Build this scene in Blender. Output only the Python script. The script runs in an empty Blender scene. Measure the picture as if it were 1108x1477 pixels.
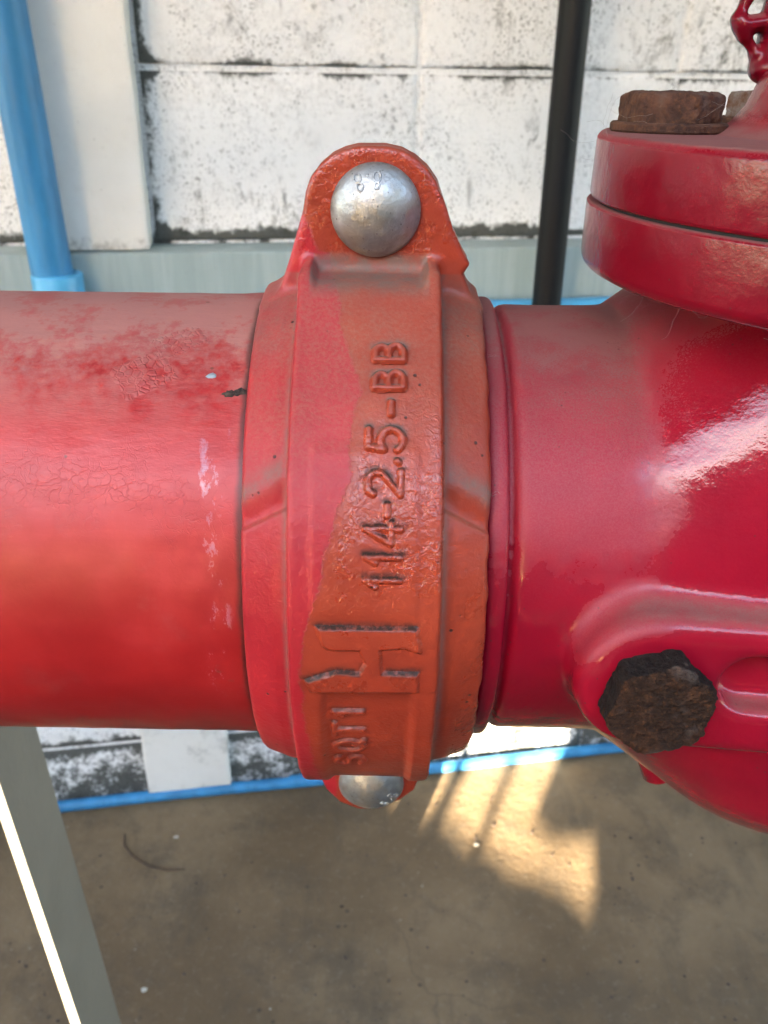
import bpy, bmesh, math, random
import numpy as np
from mathutils import Vector, Matrix
random.seed(7)
np.random.seed(7)
R_ = math.radians
sc = bpy.context.scene

# ------------------------------------------------------------------ camera
cam_d = bpy.data.cameras.new("camera")
cam = bpy.data.objects.new("camera", cam_d)
sc.collection.objects.link(cam)
sc.camera = cam
cam_d.sensor_fit = 'VERTICAL'
cam_d.sensor_height = 36.0
cam_d.lens = 36.0 * 1250.0 / 1477.0
cam_d.clip_start = 0.01
cam_d.clip_end = 200.0
PITCH, ROLL = R_(26.5), R_(0.8)
fwd = Vector((0, math.cos(PITCH), -math.sin(PITCH)))
up0 = Vector((0, math.sin(PITCH), math.cos(PITCH)))
r0 = Vector((1, 0, 0))
rt = r0 * math.cos(ROLL) + up0 * math.sin(ROLL)
up = up0 * math.cos(ROLL) - r0 * math.sin(ROLL)
M = Matrix.Identity(4)
for i in range(3):
    M[i][0] = rt[i]; M[i][1] = up[i]; M[i][2] = -fwd[i]
M.translation = Vector((0.0037, -0.2095, 0.105))
cam.matrix_world = M
cam_d.dof.use_dof = True
cam_d.dof.focus_distance = 0.172
cam_d.dof.aperture_fstop = 40.0

# ------------------------------------------------------------------ sky, sun, exposure
SUN_EL, SUN_AZ = R_(14.5), R_(22)          # azimuth measured from straight behind the camera, towards the left
sun_vec = Vector((-math.sin(SUN_AZ) * math.cos(SUN_EL), -math.cos(SUN_AZ) * math.cos(SUN_EL), math.sin(SUN_EL)))
world = bpy.data.worlds.new("World")
sc.world = world
world.use_nodes = True
wn = world.node_tree
bg = wn.nodes.get("Background") or wn.nodes.new("ShaderNodeBackground")
sky = wn.nodes.new("ShaderNodeTexSky")
sky.sky_type = 'NISHITA'
sky.sun_disc = False
sky.sun_elevation = SUN_EL
sky.sun_rotation = math.atan2(sun_vec.x, sun_vec.y)
sky.air_density = 1.0
sky.dust_density = 1.6
sky.ozone_density = 1.0
wn.links.new(sky.outputs[0], bg.inputs[0])
bg.inputs[1].default_value = 0.12
sun_d = bpy.data.lights.new("sun", 'SUN')
sun_d.energy = 5.0
sun_d.angle = R_(0.4)
sun_d.color = (1.0, 0.86, 0.64)
sun = bpy.data.objects.new("sun", sun_d)
sc.collection.objects.link(sun)
sun.rotation_euler = sun_vec.to_track_quat('Z', 'Y').to_euler()
sc.view_settings.view_transform = 'Standard'
sc.view_settings.look = 'None'
sc.view_settings.gamma = 1.0
sc.view_settings.use_curve_mapping = False
sc.view_settings.exposure = 4.45
sc.render.engine = 'CYCLES'
sc.cycles.use_denoising = True
sc.cycles.max_bounces = 8

# ------------------------------------------------------------------ node helpers
class NT:
    def __init__(s, name):
        s.m = bpy.data.materials.new(name); s.m.use_nodes = True
        s.t = s.m.node_tree
        s.b = s.t.nodes.get("Principled BSDF")
    def put(s, sock, v):
        if isinstance(v, bpy.types.NodeSocket): s.t.links.new(v, sock)
        elif isinstance(v, (tuple, list)) and len(v) == 3 and sock.type == 'RGBA': sock.default_value = (*v, 1)
        else: sock.default_value = v
    def n(s, typ, ins=None, out=0, **pr):
        nd = s.t.nodes.new(typ)
        for k, v in pr.items(): setattr(nd, k, v)
        for k, v in (ins or {}).items(): s.put(nd.inputs[k], v)
        return nd.outputs[out]
    def pos(s): return s.n("ShaderNodeNewGeometry", out=0)
    def obj(s): return s.n("ShaderNodeTexCoord", out=3)
    def nrm(s): return s.n("ShaderNodeNewGeometry", out=1)
    def sep(s, v, i): return s.n("ShaderNodeSeparateXYZ", {0: v}, out=i)
    def noise(s, co, sc_, det=4.0, rough=0.55, dist=0.0, out=0):
        return s.n("ShaderNodeTexNoise", {"Vector": co, "Scale": sc_, "Detail": det, "Roughness": rough, "Distortion": dist}, out=out)
    def voro(s, co, sc_, feature='F1', out=0, rnd=1.0):
        return s.n("ShaderNodeTexVoronoi", {"Vector": co, "Scale": sc_, "Randomness": rnd}, out=out, feature=feature)
    def math(s, op, a, b=0.0, c=0.0, clamp=False):
        return s.n("ShaderNodeMath", {0: a, 1: b, 2: c}, operation=op, use_clamp=clamp)
    def mul(s, a, b): return s.math('MULTIPLY', a, b)
    def add(s, a, b): return s.math('ADD', a, b)
    def sub(s, a, b): return s.math('SUBTRACT', a, b)
    def inv(s, a): return s.math('SUBTRACT', 1.0, a)
    def mx(s, a, b): return s.math('MAXIMUM', a, b)
    def ss(s, v, lo, hi, t0=0.0, t1=1.0):
        return s.n("ShaderNodeMapRange", {0: v, 1: lo, 2: hi, 3: t0, 4: t1}, interpolation_type='SMOOTHSTEP')
    def lin(s, v, lo, hi, t0=0.0, t1=1.0):
        return s.n("ShaderNodeMapRange", {0: v, 1: lo, 2: hi, 3: t0, 4: t1})
    def mix(s, f, a, b):
        nd = s.t.nodes.new("ShaderNodeMix"); nd.data_type = 'RGBA'
        s.put(nd.inputs[0], f); s.put(nd.inputs[6], a); s.put(nd.inputs[7], b)
        return nd.outputs[2]
    def attr(s, name): return s.n("ShaderNodeAttribute", out=2, attribute_name=name)
    def scale(s, v, x, y, z):
        return s.n("ShaderNodeMapping", {0: v, 3: (x, y, z)})
    def bump(s, h, strength, dist, prev=None):
        ins = {"Strength": strength, "Distance": dist, "Height": h}
        if prev is not None: ins["Normal"] = prev
        return s.n("ShaderNodeBump", ins)
    def out(s, color, rough, metal=0.0, normal=None, spec=0.5, coat=0.0, coat_r=0.1):
        s.put(s.b.inputs["Base Color"], color); s.put(s.b.inputs["Roughness"], rough)
        s.put(s.b.inputs["Metallic"], metal); s.put(s.b.inputs["Specular IOR Level"], spec)
        s.put(s.b.inputs["Coat Weight"], coat); s.put(s.b.inputs["Coat Roughness"], coat_r)
        if normal is not None:
            s.put(s.b.inputs["Normal"], normal)
        return s.m

DUST = (0.40, 0.24, 0.185)

def m_pipe():
    s = NT("red_pipe_paint"); p = s.obj(); nz = s.sep(s.nrm(), 2); x = s.sep(p, 0)
    big = s.noise(p, 28, 5, 0.6); med = s.noise(p, 110, 6, 0.65); fine = s.noise(p, 1500, 3, 0.6)
    base = s.mix(s.ss(big, 0.38, 0.66), (0.34, 0.0085, 0.0092), (0.42, 0.014, 0.0135))
    base = s.mix(s.mul(s.ss(med, 0.55, 0.72), 0.35), base, (0.44, 0.016, 0.018))
    streak = s.noise(s.scale(p, 0.12, 1, 1), 260, 4, 0.65)
    sheen_paint = s.mul(s.ss(s.add(nz, s.mul(s.sub(big, 0.5), 0.9)), -0.10, 0.50), s.lin(s.add(s.mul(med, 0.5), s.mul(streak, 0.5)), 0.35, 0.65, 0.45, 1.0))
    sheen_paint = s.mul(sheen_paint, s.ss(nz, 0.92, 0.62, 0.25, 1.0))
    base = s.mix(s.mul(sheen_paint, 0.55), base, (0.66, 0.066, 0.060))  # paler red painted on the front-facing side in place of a soft highlight
    # dust settled on the upward side, broken by rubbed spots
    d = s.mul(s.ss(nz, 0.60, 0.97), s.ss(s.add(s.add(s.mul(med, 0.5), s.mul(big, 0.4)), s.mul(s.noise(p, 420, 5, 0.75), 0.45)), 0.50, 0.80))
    d = s.add(d, s.mul(s.ss(nz, 0.88, 1.0), 0.30))
    d = s.add(d, s.mul(s.ss(s.noise(p, 60, 6, 0.7), 0.56, 0.72), 0.10))
    base = s.mix(s.mul(s.math('MINIMUM', d, 0.9), 0.68), base, DUST)
    # fine crazing of the old paint
    warp = s.n("ShaderNodeVectorMath", {0: p, 1: s.n("ShaderNodeVectorMath", {0: s.noise(p, 160, 3, 0.6, out=1), 1: (0.006, 0.006, 0.006)}, operation='MULTIPLY')}, operation='ADD')
    vd = s.voro(warp, 300, 'DISTANCE_TO_EDGE')
    vd2 = s.voro(warp, 600, 'DISTANCE_TO_EDGE')
    zone = s.mul(s.ss(s.noise(p, 22, 3), 0.44, 0.58), s.mul(s.ss(nz, 0.75, 0.50), s.ss(nz, -0.05, 0.2)))
    crack = s.mul(s.mx(s.ss(vd, 0.035, 0.0), s.mul(s.ss(vd2, 0.05, 0.0), 0.5)), zone)
    crack = s.mul(crack, s.ss(s.noise(p, 95, 2), 0.42, 0.56))
    base = s.mix(s.mul(crack, 0.18), base, (0.20, 0.012, 0.010))
    # old stencil marks left as relief under the paint
    arc = s.mul(s.math('ARCTAN2', s.sep(p, 2), s.mul(s.sep(p, 1), -1.0)), 0.05715)
    xa = s.n("ShaderNodeCombineXYZ", {0: x, 1: arc, 2: 0.0})
    stamp = None
    for (cx, ca, w, h) in ((-0.0482, 0.0572, 0.0125, 0.0105), (-0.0420, 0.0672, 0.0120, 0.0080)):
        q = s.n("ShaderNodeMapping", {0: xa, 1: (cx, ca, 0), 2: (0, 0, R_(32))}, vector_type='TEXTURE')
        bx_ = s.mul(s.ss(s.math('ABSOLUTE', s.sep(q, 0)), w / 2, w / 2 - 0.0010), s.ss(s.math('ABSOLUTE', s.sep(q, 1)), h / 2, h / 2 - 0.0010))
        pt = s.mul(bx_, s.ss(s.n("ShaderNodeTexVoronoi", {"Vector": q, "Scale": 620.0, "Randomness": 0.75}, feature='DISTANCE_TO_EDGE'), 0.02, 0.16))
        stamp = pt if stamp is None else s.mx(stamp, pt)
    base = s.mix(s.mul(stamp, 0.22), base, (0.42, 0.13, 0.11))
    joint_shade = s.mul(s.ss(s.add(x, s.mul(s.sub(med, 0.5), 0.0018)), -0.0272, -0.0256), 0.8)
    base = s.mix(joint_shade, base, (0.050, 0.018, 0.013))  # dark ring painted as the shadow line at the coupling rim
    # little chips and dark specks
    sx = s.mul(s.mul(s.ss(x, -0.0355, -0.0335), s.ss(x, -0.0270, -0.0300)), s.mul(s.ss(nz, 0.78, 0.70), s.ss(nz, -0.35, -0.2)))
    scuff = s.mul(sx, s.ss(s.noise(s.scale(p, 1.0, 0.55, 0.55), 260, 5, 0.7), 0.56, 0.66))
    base = s.mix(s.mul(scuff, 0.6), base, (0.52, 0.25, 0.30))
    brown = s.mul(sx, s.ss(s.noise(p, 150, 3), 0.60, 0.68))
    base = s.mix(s.mul(brown, 0.5), base, (0.20, 0.06, 0.035))
    sp = s.mul(s.ss(s.voro(p, 130), 0.085, 0.05), s.ss(s.noise(p, 50, 1), 0.56, 0.60))
    base = s.mix(s.mul(sp, 0.75), base, (0.13, 0.05, 0.03))
    wr = s.noise(s.scale(p, 0.35, 1, 1), 120, 5, 0.7)
    nb = s.bump(s.sub(s.mul(fine, 0.3), s.mul(crack, 0.6)), 0.30, 0.0003)
    nb = s.bump(wr, s.mul(s.ss(nz, 0.35, 0.8), 0.35), 0.0012, nb)
    nb = s.bump(stamp, 0.32, 0.0006, nb)
    nb = s.bump(s.noise(p, 35, 2), 0.35, 0.003, nb)
    rough = s.sub(s.lin(s.add(d, s.mul(s.sub(med, 0.5), 0.4)), 0.0, 0.6, 0.42, 0.8), s.mul(scuff, 0.25))
    return s.out(base, rough, normal=nb, spec=0.5)

def m_coupling():
    s = NT("coupling_paint"); p = s.obj(); nz = s.sep(s.nrm(), 2)
    big = s.noise(p, 40, 4); med = s.noise(p, 170, 6, 0.65); fine = s.noise(p, 1800, 3)
    side = s.add(s.attr("orange"), s.add(s.mul(s.sub(s.noise(p, 240, 3), 0.5), 0.0022), s.mul(s.sub(s.noise(p, 1500, 3, 0.7), 0.5), 0.0022)))
    orange = s.mix(s.ss(big, 0.35, 0.7), (0.310, 0.033, 0.0130), (0.395, 0.049, 0.019))
    pink = s.mix(s.ss(big, 0.35, 0.7), (0.385, 0.013, 0.020), (0.465, 0.021, 0.027))
    base = s.mix(s.ss(side, -0.0004, 0.0004), pink, orange)
    edge_ = s.math('ABSOLUTE', side)
    base = s.mix(s.mul(s.ss(edge_, 0.0006, 0.0001), 0.25), base, (0.25, 0.03, 0.02))
    # dust film
    film = s.mul(s.ss(nz, 0.30, 0.98), s.lin(s.noise(p, 75, 5, 0.65), 0.30, 0.70, 0.35, 1.0))
    film = s.add(film, s.mul(s.ss(s.noise(p, 900, 2), 0.45, 0.75), s.mul(s.ss(nz, -0.1, 0.4), 0.12)))
    film = s.mul(film, s.lin(s.attr("gloss"), 0.0, 1.0, 1.0, 0.35))
    heavy = s.mul(s.attr("dirt"), s.lin(s.noise(p, 220, 5, 0.7), 0.30, 0.60, 0.2, 1.0))
    base = s.mix(s.math('MINIMUM', s.mul(film, s.lin(s.noise(p, 1200, 2, 0.7), 0.35, 0.65, 0.22, 0.62)), 0.6), base, (0.32, 0.165, 0.105))
    base = s.mix(s.math('MINIMUM', heavy, 0.8), base, (0.17, 0.13, 0.10))
    gr_ = s.mul(s.attr("grime"), s.lin(s.noise(p, 500, 4, 0.7), 0.32, 0.55, 0.25, 1.0))
    base = s.mix(s.math('MINIMUM', gr_, 0.95), base, s.mix(s.ss(s.sep(p, 2), 0.030, 0.056), (0.030, 0.023, 0.018), (0.15, 0.125, 0.10)))
    # pits and dark specks
    pit = s.mul(s.ss(s.voro(p, 330), 0.16, 0.08), s.ss(s.noise(p, 90, 2), 0.57, 0.62))
    base = s.mix(s.mul(pit, 0.85), base, (0.035, 0.02, 0.014))
    # rubbed edges show a lighter coat
    lump = s.noise(p, 760, 3, 0.6, 0.6)
    wet = s.mul(s.attr("gloss"), s.ss(s.noise(p, 110, 5, 0.65), 0.36, 0.62))
    nb = s.bump(s.sub(s.mul(fine, 0.2), s.mul(pit, 2.0)), 0.35, 0.0003)
    nb = s.bump(lump, s.add(0.16, s.mul(wet, 0.60)), 0.0009, nb)
    nb = s.bump(med, 0.22, 0.0012, nb)
    nb = s.bump(s.ss(side, -0.0002, 0.0002), 0.5, 0.0002, nb)
    rough = s.lin(wet, 0.0, 0.8, s.lin(film, 0.0, 0.7, 0.42, 0.75), 0.13)
    s.put(s.b.inputs["Coat Normal"], nb)
    dm = s.math('MINIMUM', s.add(gr_, s.mul(heavy, 0.7)), 1.0)
    return s.out(base, s.mx(rough, s.mul(dm, 0.95)), normal=nb, spec=s.lin(dm, 0, 1, 0.42, 0.05), coat=s.mul(wet, 0.6), coat_r=0.05)

def m_valve(name="valve_paint", dusty=1.0, rmin=0.09, tone=1.0):
    s = NT(name); p = s.obj(); nz = s.sep(s.nrm(), 2)
    big = s.noise(p, 30, 3); med = s.noise(p, 130, 6, 0.7); fine = s.noise(p, 1700, 3)
    base = s.mix(s.ss(big, 0.35, 0.7), tuple(c * tone for c in (0.275, 0.0036, 0.0160)), tuple(c * tone for c in (0.345, 0.0055, 0.0205)))
    gr = s.noise(p, 2600, 3, 0.75)
    d = s.mul(s.ss(s.add(nz, s.mul(s.sub(gr, 0.5), 0.5)), 0.58, 1.02), s.lin(s.add(s.mul(med, 0.8), s.mul(big, 0.4)), 0.42, 0.74, 0.05, 0.95))
    d = s.add(d, s.mul(s.ss(nz, 0.85, 0.98), 0.35))
    film = s.mul(s.ss(nz, -0.05, 0.75), s.lin(gr, 0.40, 0.68, 0.02, 0.36))
    washed = s.mul(s.ss(s.add(s.sep(p, 0), s.mul(s.sub(s.noise(p, 60, 5, 0.65), 0.5), 0.03)), 0.054, 0.070), s.ss(nz, 0.88, 0.60))
    d = s.mul(d, s.ss(s.add(s.sep(p, 2), s.mul(s.sub(med, 0.5), 0.03)), -0.02, 0.045, 0.40, 1.0))
    film = s.mul(film, s.lin(washed, 0, 1, 1.0, 0.25)); d = s.mul(d, s.lin(washed, 0, 1, 1.0, 0.3))
    d = s.math('MINIMUM', s.mul(s.add(d, film), dusty), 0.9)
    haze_ = s.mul(s.mul(s.ss(nz, -0.05, 0.55), s.ss(nz, 0.98, 0.75, 0.3, 1.0)), s.mul(s.lin(gr, 0.3, 0.7, 0.06, 0.30), s.lin(washed, 0, 1, 1.0, 0.2)))
    base = s.mix(s.mul(haze_, min(1.0, tone * 1.0)), base, (0.56, 0.055, 0.068))
    base = s.mix(s.mul(d, 0.85), base, (0.24, 0.105, 0.085))
    sp = s.mul(s.ss(s.voro(p, 420), 0.12, 0.06), s.ss(s.noise(p, 120, 1), 0.52, 0.6))
    base = s.mix(s.mul(sp, 0.7), base, (0.10, 0.03, 0.025))
    orange_peel = s.noise(p, 230, 2, 0.5)
    nb = s.bump(fine, 0.22, 0.0002)
    nb = s.bump(orange_peel, 0.20, 0.0009, nb)
    nb = s.bump(s.noise(p, 55, 2), 0.25, 0.002, nb)
    matte = s.mul(s.ss(s.add(nz, s.mul(s.sub(med, 0.5), 0.5)), 0.08, 0.42), s.inv(washed))
    rough = s.mx(s.lin(d, 0.05, 0.4, rmin, 0.75), s.mul(matte, 0.58))
    return s.out(base, rough, normal=nb, spec=0.5 * min(1.0, 0.25 + 0.75 * tone))

def m_zinc():
    s = NT("dull_zinc"); p = s.obj()
    a = s.noise(p, 130, 5, 0.65); b = s.noise(p, 420, 5, 0.7); c = s.noise(p, 60, 2)
    base = s.mix(s.ss(a, 0.35, 0.68), (0.36, 0.35, 0.33), (0.60, 0.59, 0.56))
    base = s.mix(s.mul(s.ss(s.noise(p, 95, 3), 0.48, 0.62), 0.65), base, (0.40, 0.33, 0.23))
    sp = s.mul(s.ss(s.voro(p, 900), 0.25, 0.12), s.ss(b, 0.5, 0.6))
    base = s.mix(s.mul(sp, 0.85), base, (0.07, 0.055, 0.045))
    rad = s.math('SQRT', s.add(s.math('POWER', s.sep(p, 0), 2.0), s.math('POWER', s.sep(p, 2), 2.0)))
    rimd = s.mul(s.ss(rad, 0.0078, 0.0097), s.lin(s.noise(p, 260, 4, 0.7), 0.35, 0.6, 0.1, 0.9))
    base = s.mix(rimd, base, (0.13, 0.085, 0.06)); sp = s.mx(sp, rimd)
    nb = s.bump(b, 0.22, 0.0006); nb = s.bump(a, 0.30, 0.0016, nb)
    return s.out(base, s.lin(b, 0.3, 0.7, 0.36, 0.60), metal=s.lin(sp, 0, 1, 0.88, 0.2), normal=nb)

def m_rust(name, lo, hi, side=None):
    s = NT(name); p = s.obj()
    a = s.noise(p, 210, 6, 0.7); b = s.noise(p, 900, 4, 0.7); nz = s.sep(s.nrm(), 2)
    base = s.mix(s.ss(a, 0.35, 0.68), lo, hi)
    base = s.mix(s.mul(s.ss(b, 0.5, 0.72), 0.5), base, (0.17, 0.065, 0.022))
    base = s.mix(s.mul(s.ss(s.noise(p, 120, 3), 0.52, 0.70), 0.5), base, (0.12, 0.10, 0.085))
    if side:
        oz = s.sep(s.n("ShaderNodeTexCoord", out=1), 2)
        base = s.mix(s.ss(s.add(oz, s.mul(s.sub(a, 0.5), 0.6)), 0.60, 0.25), base, side)
        c = s.noise(p, 480, 3, 0.7); nb = s.bump(c, 1.0, 0.0016)
        base = s.mix(s.mul(s.ss(c, 0.55, 0.35), 0.6), base, (0.022, 0.012, 0.008))
    nb = s.bump(b, 0.9, 0.0008, nb if side else None); nb = s.bump(a, 0.6, 0.002, nb)
    return s.out(base, 0.93, normal=nb, spec=0.2)

def m_wall():
    s = NT("old_white_paint"); p = s.pos(); z = s.sep(p, 2)
    big = s.noise(p, 5, 5, 0.6); med = s.noise(p, 26, 7, 0.7); fine = s.noise(p, 110, 5, 0.7); ff = s.noise(p, 420, 3, 0.6)
    base = s.mix(s.ss(big, 0.35, 0.7), (0.80, 0.80, 0.80), (0.87, 0.87, 0.87))
    # grey mould clouds
    cloud = s.mul(s.ss(s.add(s.mul(big, 0.55), s.mul(fine, 0.5)), 0.55, 0.72), 0.35)
    base = s.mix(cloud, base, (0.33, 0.33, 0.32))
    # mould dots: ragged, clustered, of many sizes
    wp = s.n("ShaderNodeVectorMath", {0: p, 1: s.n("ShaderNodeVectorMath", {0: s.noise(p, 130, 4, 0.7, out=1), 1: (0.016, 0.016, 0.016)}, operation='MULTIPLY')}, operation='ADD')
    dots = s.mul(s.ss(s.voro(wp, 60), 0.34, 0.12), s.ss(s.noise(p, 9, 6, 0.7), 0.50, 0.62))
    dots2 = s.mul(s.ss(s.voro(wp, 170), 0.42, 0.15), s.ss(s.noise(p, 13, 5, 0.7), 0.46, 0.62))
    speck = s.mul(s.ss(s.noise(p, 190, 6, 0.8), 0.535, 0.65), s.ss(s.noise(p, 6, 6, 0.7), 0.40, 0.58))
    vert = s.mul(s.ss(s.noise(s.scale(p, 1, 1, 0.12), 60, 4, 0.7), 0.60, 0.74), s.ss(s.noise(p, 7, 3), 0.48, 0.62))
    m_ = s.mx(s.mul(dots, 0.55), s.mx(s.mul(dots2, 0.7), s.mx(s.mul(speck, 0.95), s.mul(vert, 0.5))))
    smear = s.mul(s.ss(s.noise(s.scale(p, 1, 1, 0.55), 17, 8, 0.78, 0.5), 0.545, 0.62), s.ss(s.noise(p, 3.3, 3), 0.46, 0.58))
    m_ = s.mx(m_, s.mul(smear, s.lin(fine, 0.35, 0.6, 0.15, 0.85)))
    base = s.mix(m_, base, (0.055, 0.057, 0.048))
    # black growth along the ledge and along the floor
    g = s.add(s.mul(s.mul(s.ss(z, -0.085, -0.140), s.ss(z, -0.30, -0.14)), s.lin(s.noise(p, 10, 4), 0.35, 0.65, 0.35, 1.1)), s.mul(s.ss(z, -1.02, -1.28), 0.95))
    g = s.add(g, s.mul(s.attr("edge"), s.lin(s.noise(p, 8, 3), 0.35, 0.6, 0.6, 1.15)))
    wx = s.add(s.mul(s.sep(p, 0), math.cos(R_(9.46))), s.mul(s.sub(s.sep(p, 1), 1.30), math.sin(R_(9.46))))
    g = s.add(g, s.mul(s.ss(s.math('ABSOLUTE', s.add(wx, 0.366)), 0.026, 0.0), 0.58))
    gm = s.ss(s.add(g, s.add(s.mul(s.sub(med, 0.5), 1.7), s.mul(s.sub(fine, 0.5), 0.9))), 0.60, 1.0)
    base = s.mix(s.mul(gm, 0.92), base, (0.035, 0.037, 0.028))
    nb = s.bump(fine, 0.5, 0.005); nb = s.bump(med, 0.4, 0.012, nb); nb = s.bump(ff, 0.3, 0.002, nb)
    return s.out(base, 0.85, normal=nb, spec=0.25)

def m_plaster():
    s = NT("white_plaster"); p = s.pos(); z = s.sep(p, 2)
    big = s.noise(p, 4, 5, 0.6); fine = s.noise(p, 60, 6, 0.7)
    base = s.mix(s.ss(big, 0.3, 0.7), (0.66, 0.64, 0.60), (0.76, 0.74, 0.70))
    base = s.mix(s.mul(s.ss(fine, 0.55, 0.75), 0.18), base, (0.40, 0.37, 0.33))
    base = s.mix(s.mul(s.ss(s.add(s.ss(z, -0.06, -0.14), s.mul(s.sub(fine, 0.5), 1.2)), 0.8, 1.15), s.mul(0.5, s.ss(z, -0.3, -0.15))), base, (0.16, 0.14, 0.11))
    base = s.mix(s.mul(s.ss(s.noise(p, 14, 6, 0.7), 0.5, 0.66), s.mul(s.ss(z, -1.0, -1.2), 0.55)), base, (0.30, 0.29, 0.26))
    dots = s.mul(s.ss(s.voro(p, 70), 0.10, 0.05), s.ss(s.noise(p, 20, 2), 0.5, 0.6))
    base = s.mix(s.mul(dots, 0.5), base, (0.2, 0.18, 0.15))
    nb = s.bump(fine, 0.25, 0.003)
    return s.out(base, 0.8, normal=nb, spec=0.25)

def m_ledge():
    s = NT("grey_green_paint"); p = s.pos()
    st = s.noise(s.scale(p, 1, 1, 0.08), 45, 5, 0.6); fine = s.noise(p, 150, 5, 0.7)
    base = s.mix(s.ss(st, 0.35, 0.7), (0.29, 0.355, 0.345), (0.36, 0.425, 0.415))
    base = s.mix(s.mul(s.ss(fine, 0.55, 0.75), 0.25), base, (0.20, 0.24, 0.23))
    return s.out(base, 0.6, normal=s.bump(fine, 0.15, 0.002), spec=0.35)

def m_floor():
    s = NT("worn_concrete"); p = s.pos()
    a = s.noise(p, 2.3, 7, 0.62, 0.3); b = s.noise(p, 9, 7, 0.7); c = s.noise(p, 70, 6, 0.7); d = s.noise(p, 330, 4, 0.7)
    base = s.mix(s.ss(a, 0.34, 0.68), (0.122, 0.080, 0.042), (0.205, 0.142, 0.080))
    base = s.mix(s.mul(s.ss(b, 0.46, 0.66), 0.5), base, (0.088, 0.067, 0.046))
    base = s.mix(s.mul(s.ss(c, 0.52, 0.72), 0.30), base, (0.25, 0.205, 0.15))
    dots = s.mul(s.ss(s.voro(p, 24), 0.12, 0.06), s.ss(s.noise(p, 5, 2), 0.46, 0.55))
    base = s.mix(s.mul(dots, 0.75), base, (0.045, 0.036, 0.028))
    dots = s.mul(s.ss(s.voro(p, 60), 0.16, 0.08), s.ss(s.noise(p, 9, 2), 0.53, 0.6))
    base = s.mix(s.mul(dots, 0.6), base, (0.06, 0.048, 0.036))
    lt = s.mul(s.ss(s.voro(p, 31), 0.09, 0.05), s.ss(s.noise(p, 7, 2), 0.56, 0.62))
    base = s.mix(s.mul(lt, 0.4), base, (0.42, 0.38, 0.31))
    wpf = s.n("ShaderNodeVectorMath", {0: p, 1: s.n("ShaderNodeVectorMath", {0: s.noise(p, 7, 5, 0.6, out=1), 1: (0.16, 0.16, 0.0)}, operation='MULTIPLY')}, operation='ADD')
    ck = s.mul(s.ss(s.voro(wpf, 1.7, 'DISTANCE_TO_EDGE'), 0.010, 0.002), s.ss(s.noise(p, 3, 2), 0.50, 0.60))
    base = s.mix(s.mul(ck, 0.22), base, (0.06, 0.048, 0.035))
    smear = s.mul(s.ss(s.noise(s.scale(p, 1.0, 0.3, 1.0), 16, 5, 0.65), 0.52, 0.70), 0.35)
    base = s.mix(smear, base, (0.07, 0.055, 0.038))
    nb = s.bump(c, 0.35, 0.004); nb = s.bump(d, 0.3, 0.0015, nb); nb = s.bump(b, 0.4, 0.02, nb)
    return s.out(base, s.lin(b, 0.3, 0.7, 0.6, 0.85), normal=nb, spec=0.3)

def m_plain(name, col, rough, var=0.15, sc_=60.0, spec=0.5, bump=0.1, metal=0.0, stretch=None):
    s = NT(name); p = s.obj()
    if stretch: p = s.scale(p, *stretch)
    a = s.noise(p, sc_, 5, 0.6); b = s.noise(p, sc_ * 7, 4, 0.65)
    dk = tuple(c * (1 - var) for c in col); lt = tuple(min(1, c * (1 + var)) for c in col)
    base = s.mix(s.ss(a, 0.33, 0.68), dk, lt)
    base = s.mix(s.mul(s.ss(b, 0.55, 0.75), var), base, tuple(c * 0.5 for c in col))
    return s.out(base, s.lin(a, 0.3, 0.7, rough * 0.85, min(1, rough * 1.15)), metal=metal, normal=s.bump(b, bump, 0.002), spec=spec)

MAT = dict(pipe=m_pipe(), coupling=m_coupling(), valve=m_valve(), bracket=m_valve("bracket_paint", 0.6, 0.2, 0.5), flange=m_valve("flange_paint", 1.0, 0.22, 0.66), zinc=m_zinc(),
           rust=m_rust("dark_rust", (0.026, 0.013, 0.008), (0.080, 0.034, 0.016)),
           rust3=m_rust("grainy_rust", (0.030, 0.014, 0.008), (0.068, 0.027, 0.012), (0.020, 0.014, 0.011)),
           rust1=m_rust("brown_rust", (0.055, 0.027, 0.019), (0.135, 0.060, 0.034)),
           rust2=m_rust("flaking_rust", (0.13, 0.055, 0.025), (0.22, 0.18, 0.15)),
           wall=m_wall(), plaster=m_plaster(), ledge=m_ledge(), floor=m_floor(),
           blue=m_plain("blue_pvc", (0.034, 0.205, 0.42), 0.45, 0.20, 22, stretch=(1, 1, 0.2)),
           bluel=m_plain("light_blue_pvc", (0.075, 0.36, 0.62), 0.40, 0.10, 25),
           black=m_plain("black_plastic", (0.006, 0.006, 0.007), 0.5, 0.3, 30, spec=0.22, stretch=(1, 1, 0.1)),
           rubber=m_plain("black_rubber", (0.012, 0.011, 0.011), 0.7, 0.3),
           steel=m_plain("grey_steel_paint", (0.165, 0.145, 0.115), 0.6, 0.12, 16, bump=0.25),
           dark_ground=m_plain("bounce_cut_ground", (0.045, 0.036, 0.026), 0.95, 0.4, 4, bump=0.6),  # dark brown for the added ground, keeps bounce low
           mortar=m_plain("dirty_mortar", (0.16, 0.155, 0.14), 0.95, 0.5, 40, bump=0.6),
           concrete=m_plain("shade_blocker_grey", (0.07, 0.065, 0.058), 0.9, 0.2, 3),  # dark grey of the added wall and roof
           chip=m_plain("bare_primer", (0.30, 0.34, 0.34), 0.5, 0.1, 300),
           gum=m_plain("dried_sealant", (0.075, 0.05, 0.036), 0.8, 0.4, 500, bump=0.6),
           twig=m_plain("dry_stem", (0.07, 0.042, 0.025), 0.85, 0.3, 200),
           flake=m_plain("paint_flakes", (0.42, 0.39, 0.33), 0.7, 0.15, 40),
           web=m_plain("cobweb", (0.34, 0.28, 0.24), 0.8, 0.1, 50))

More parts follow.
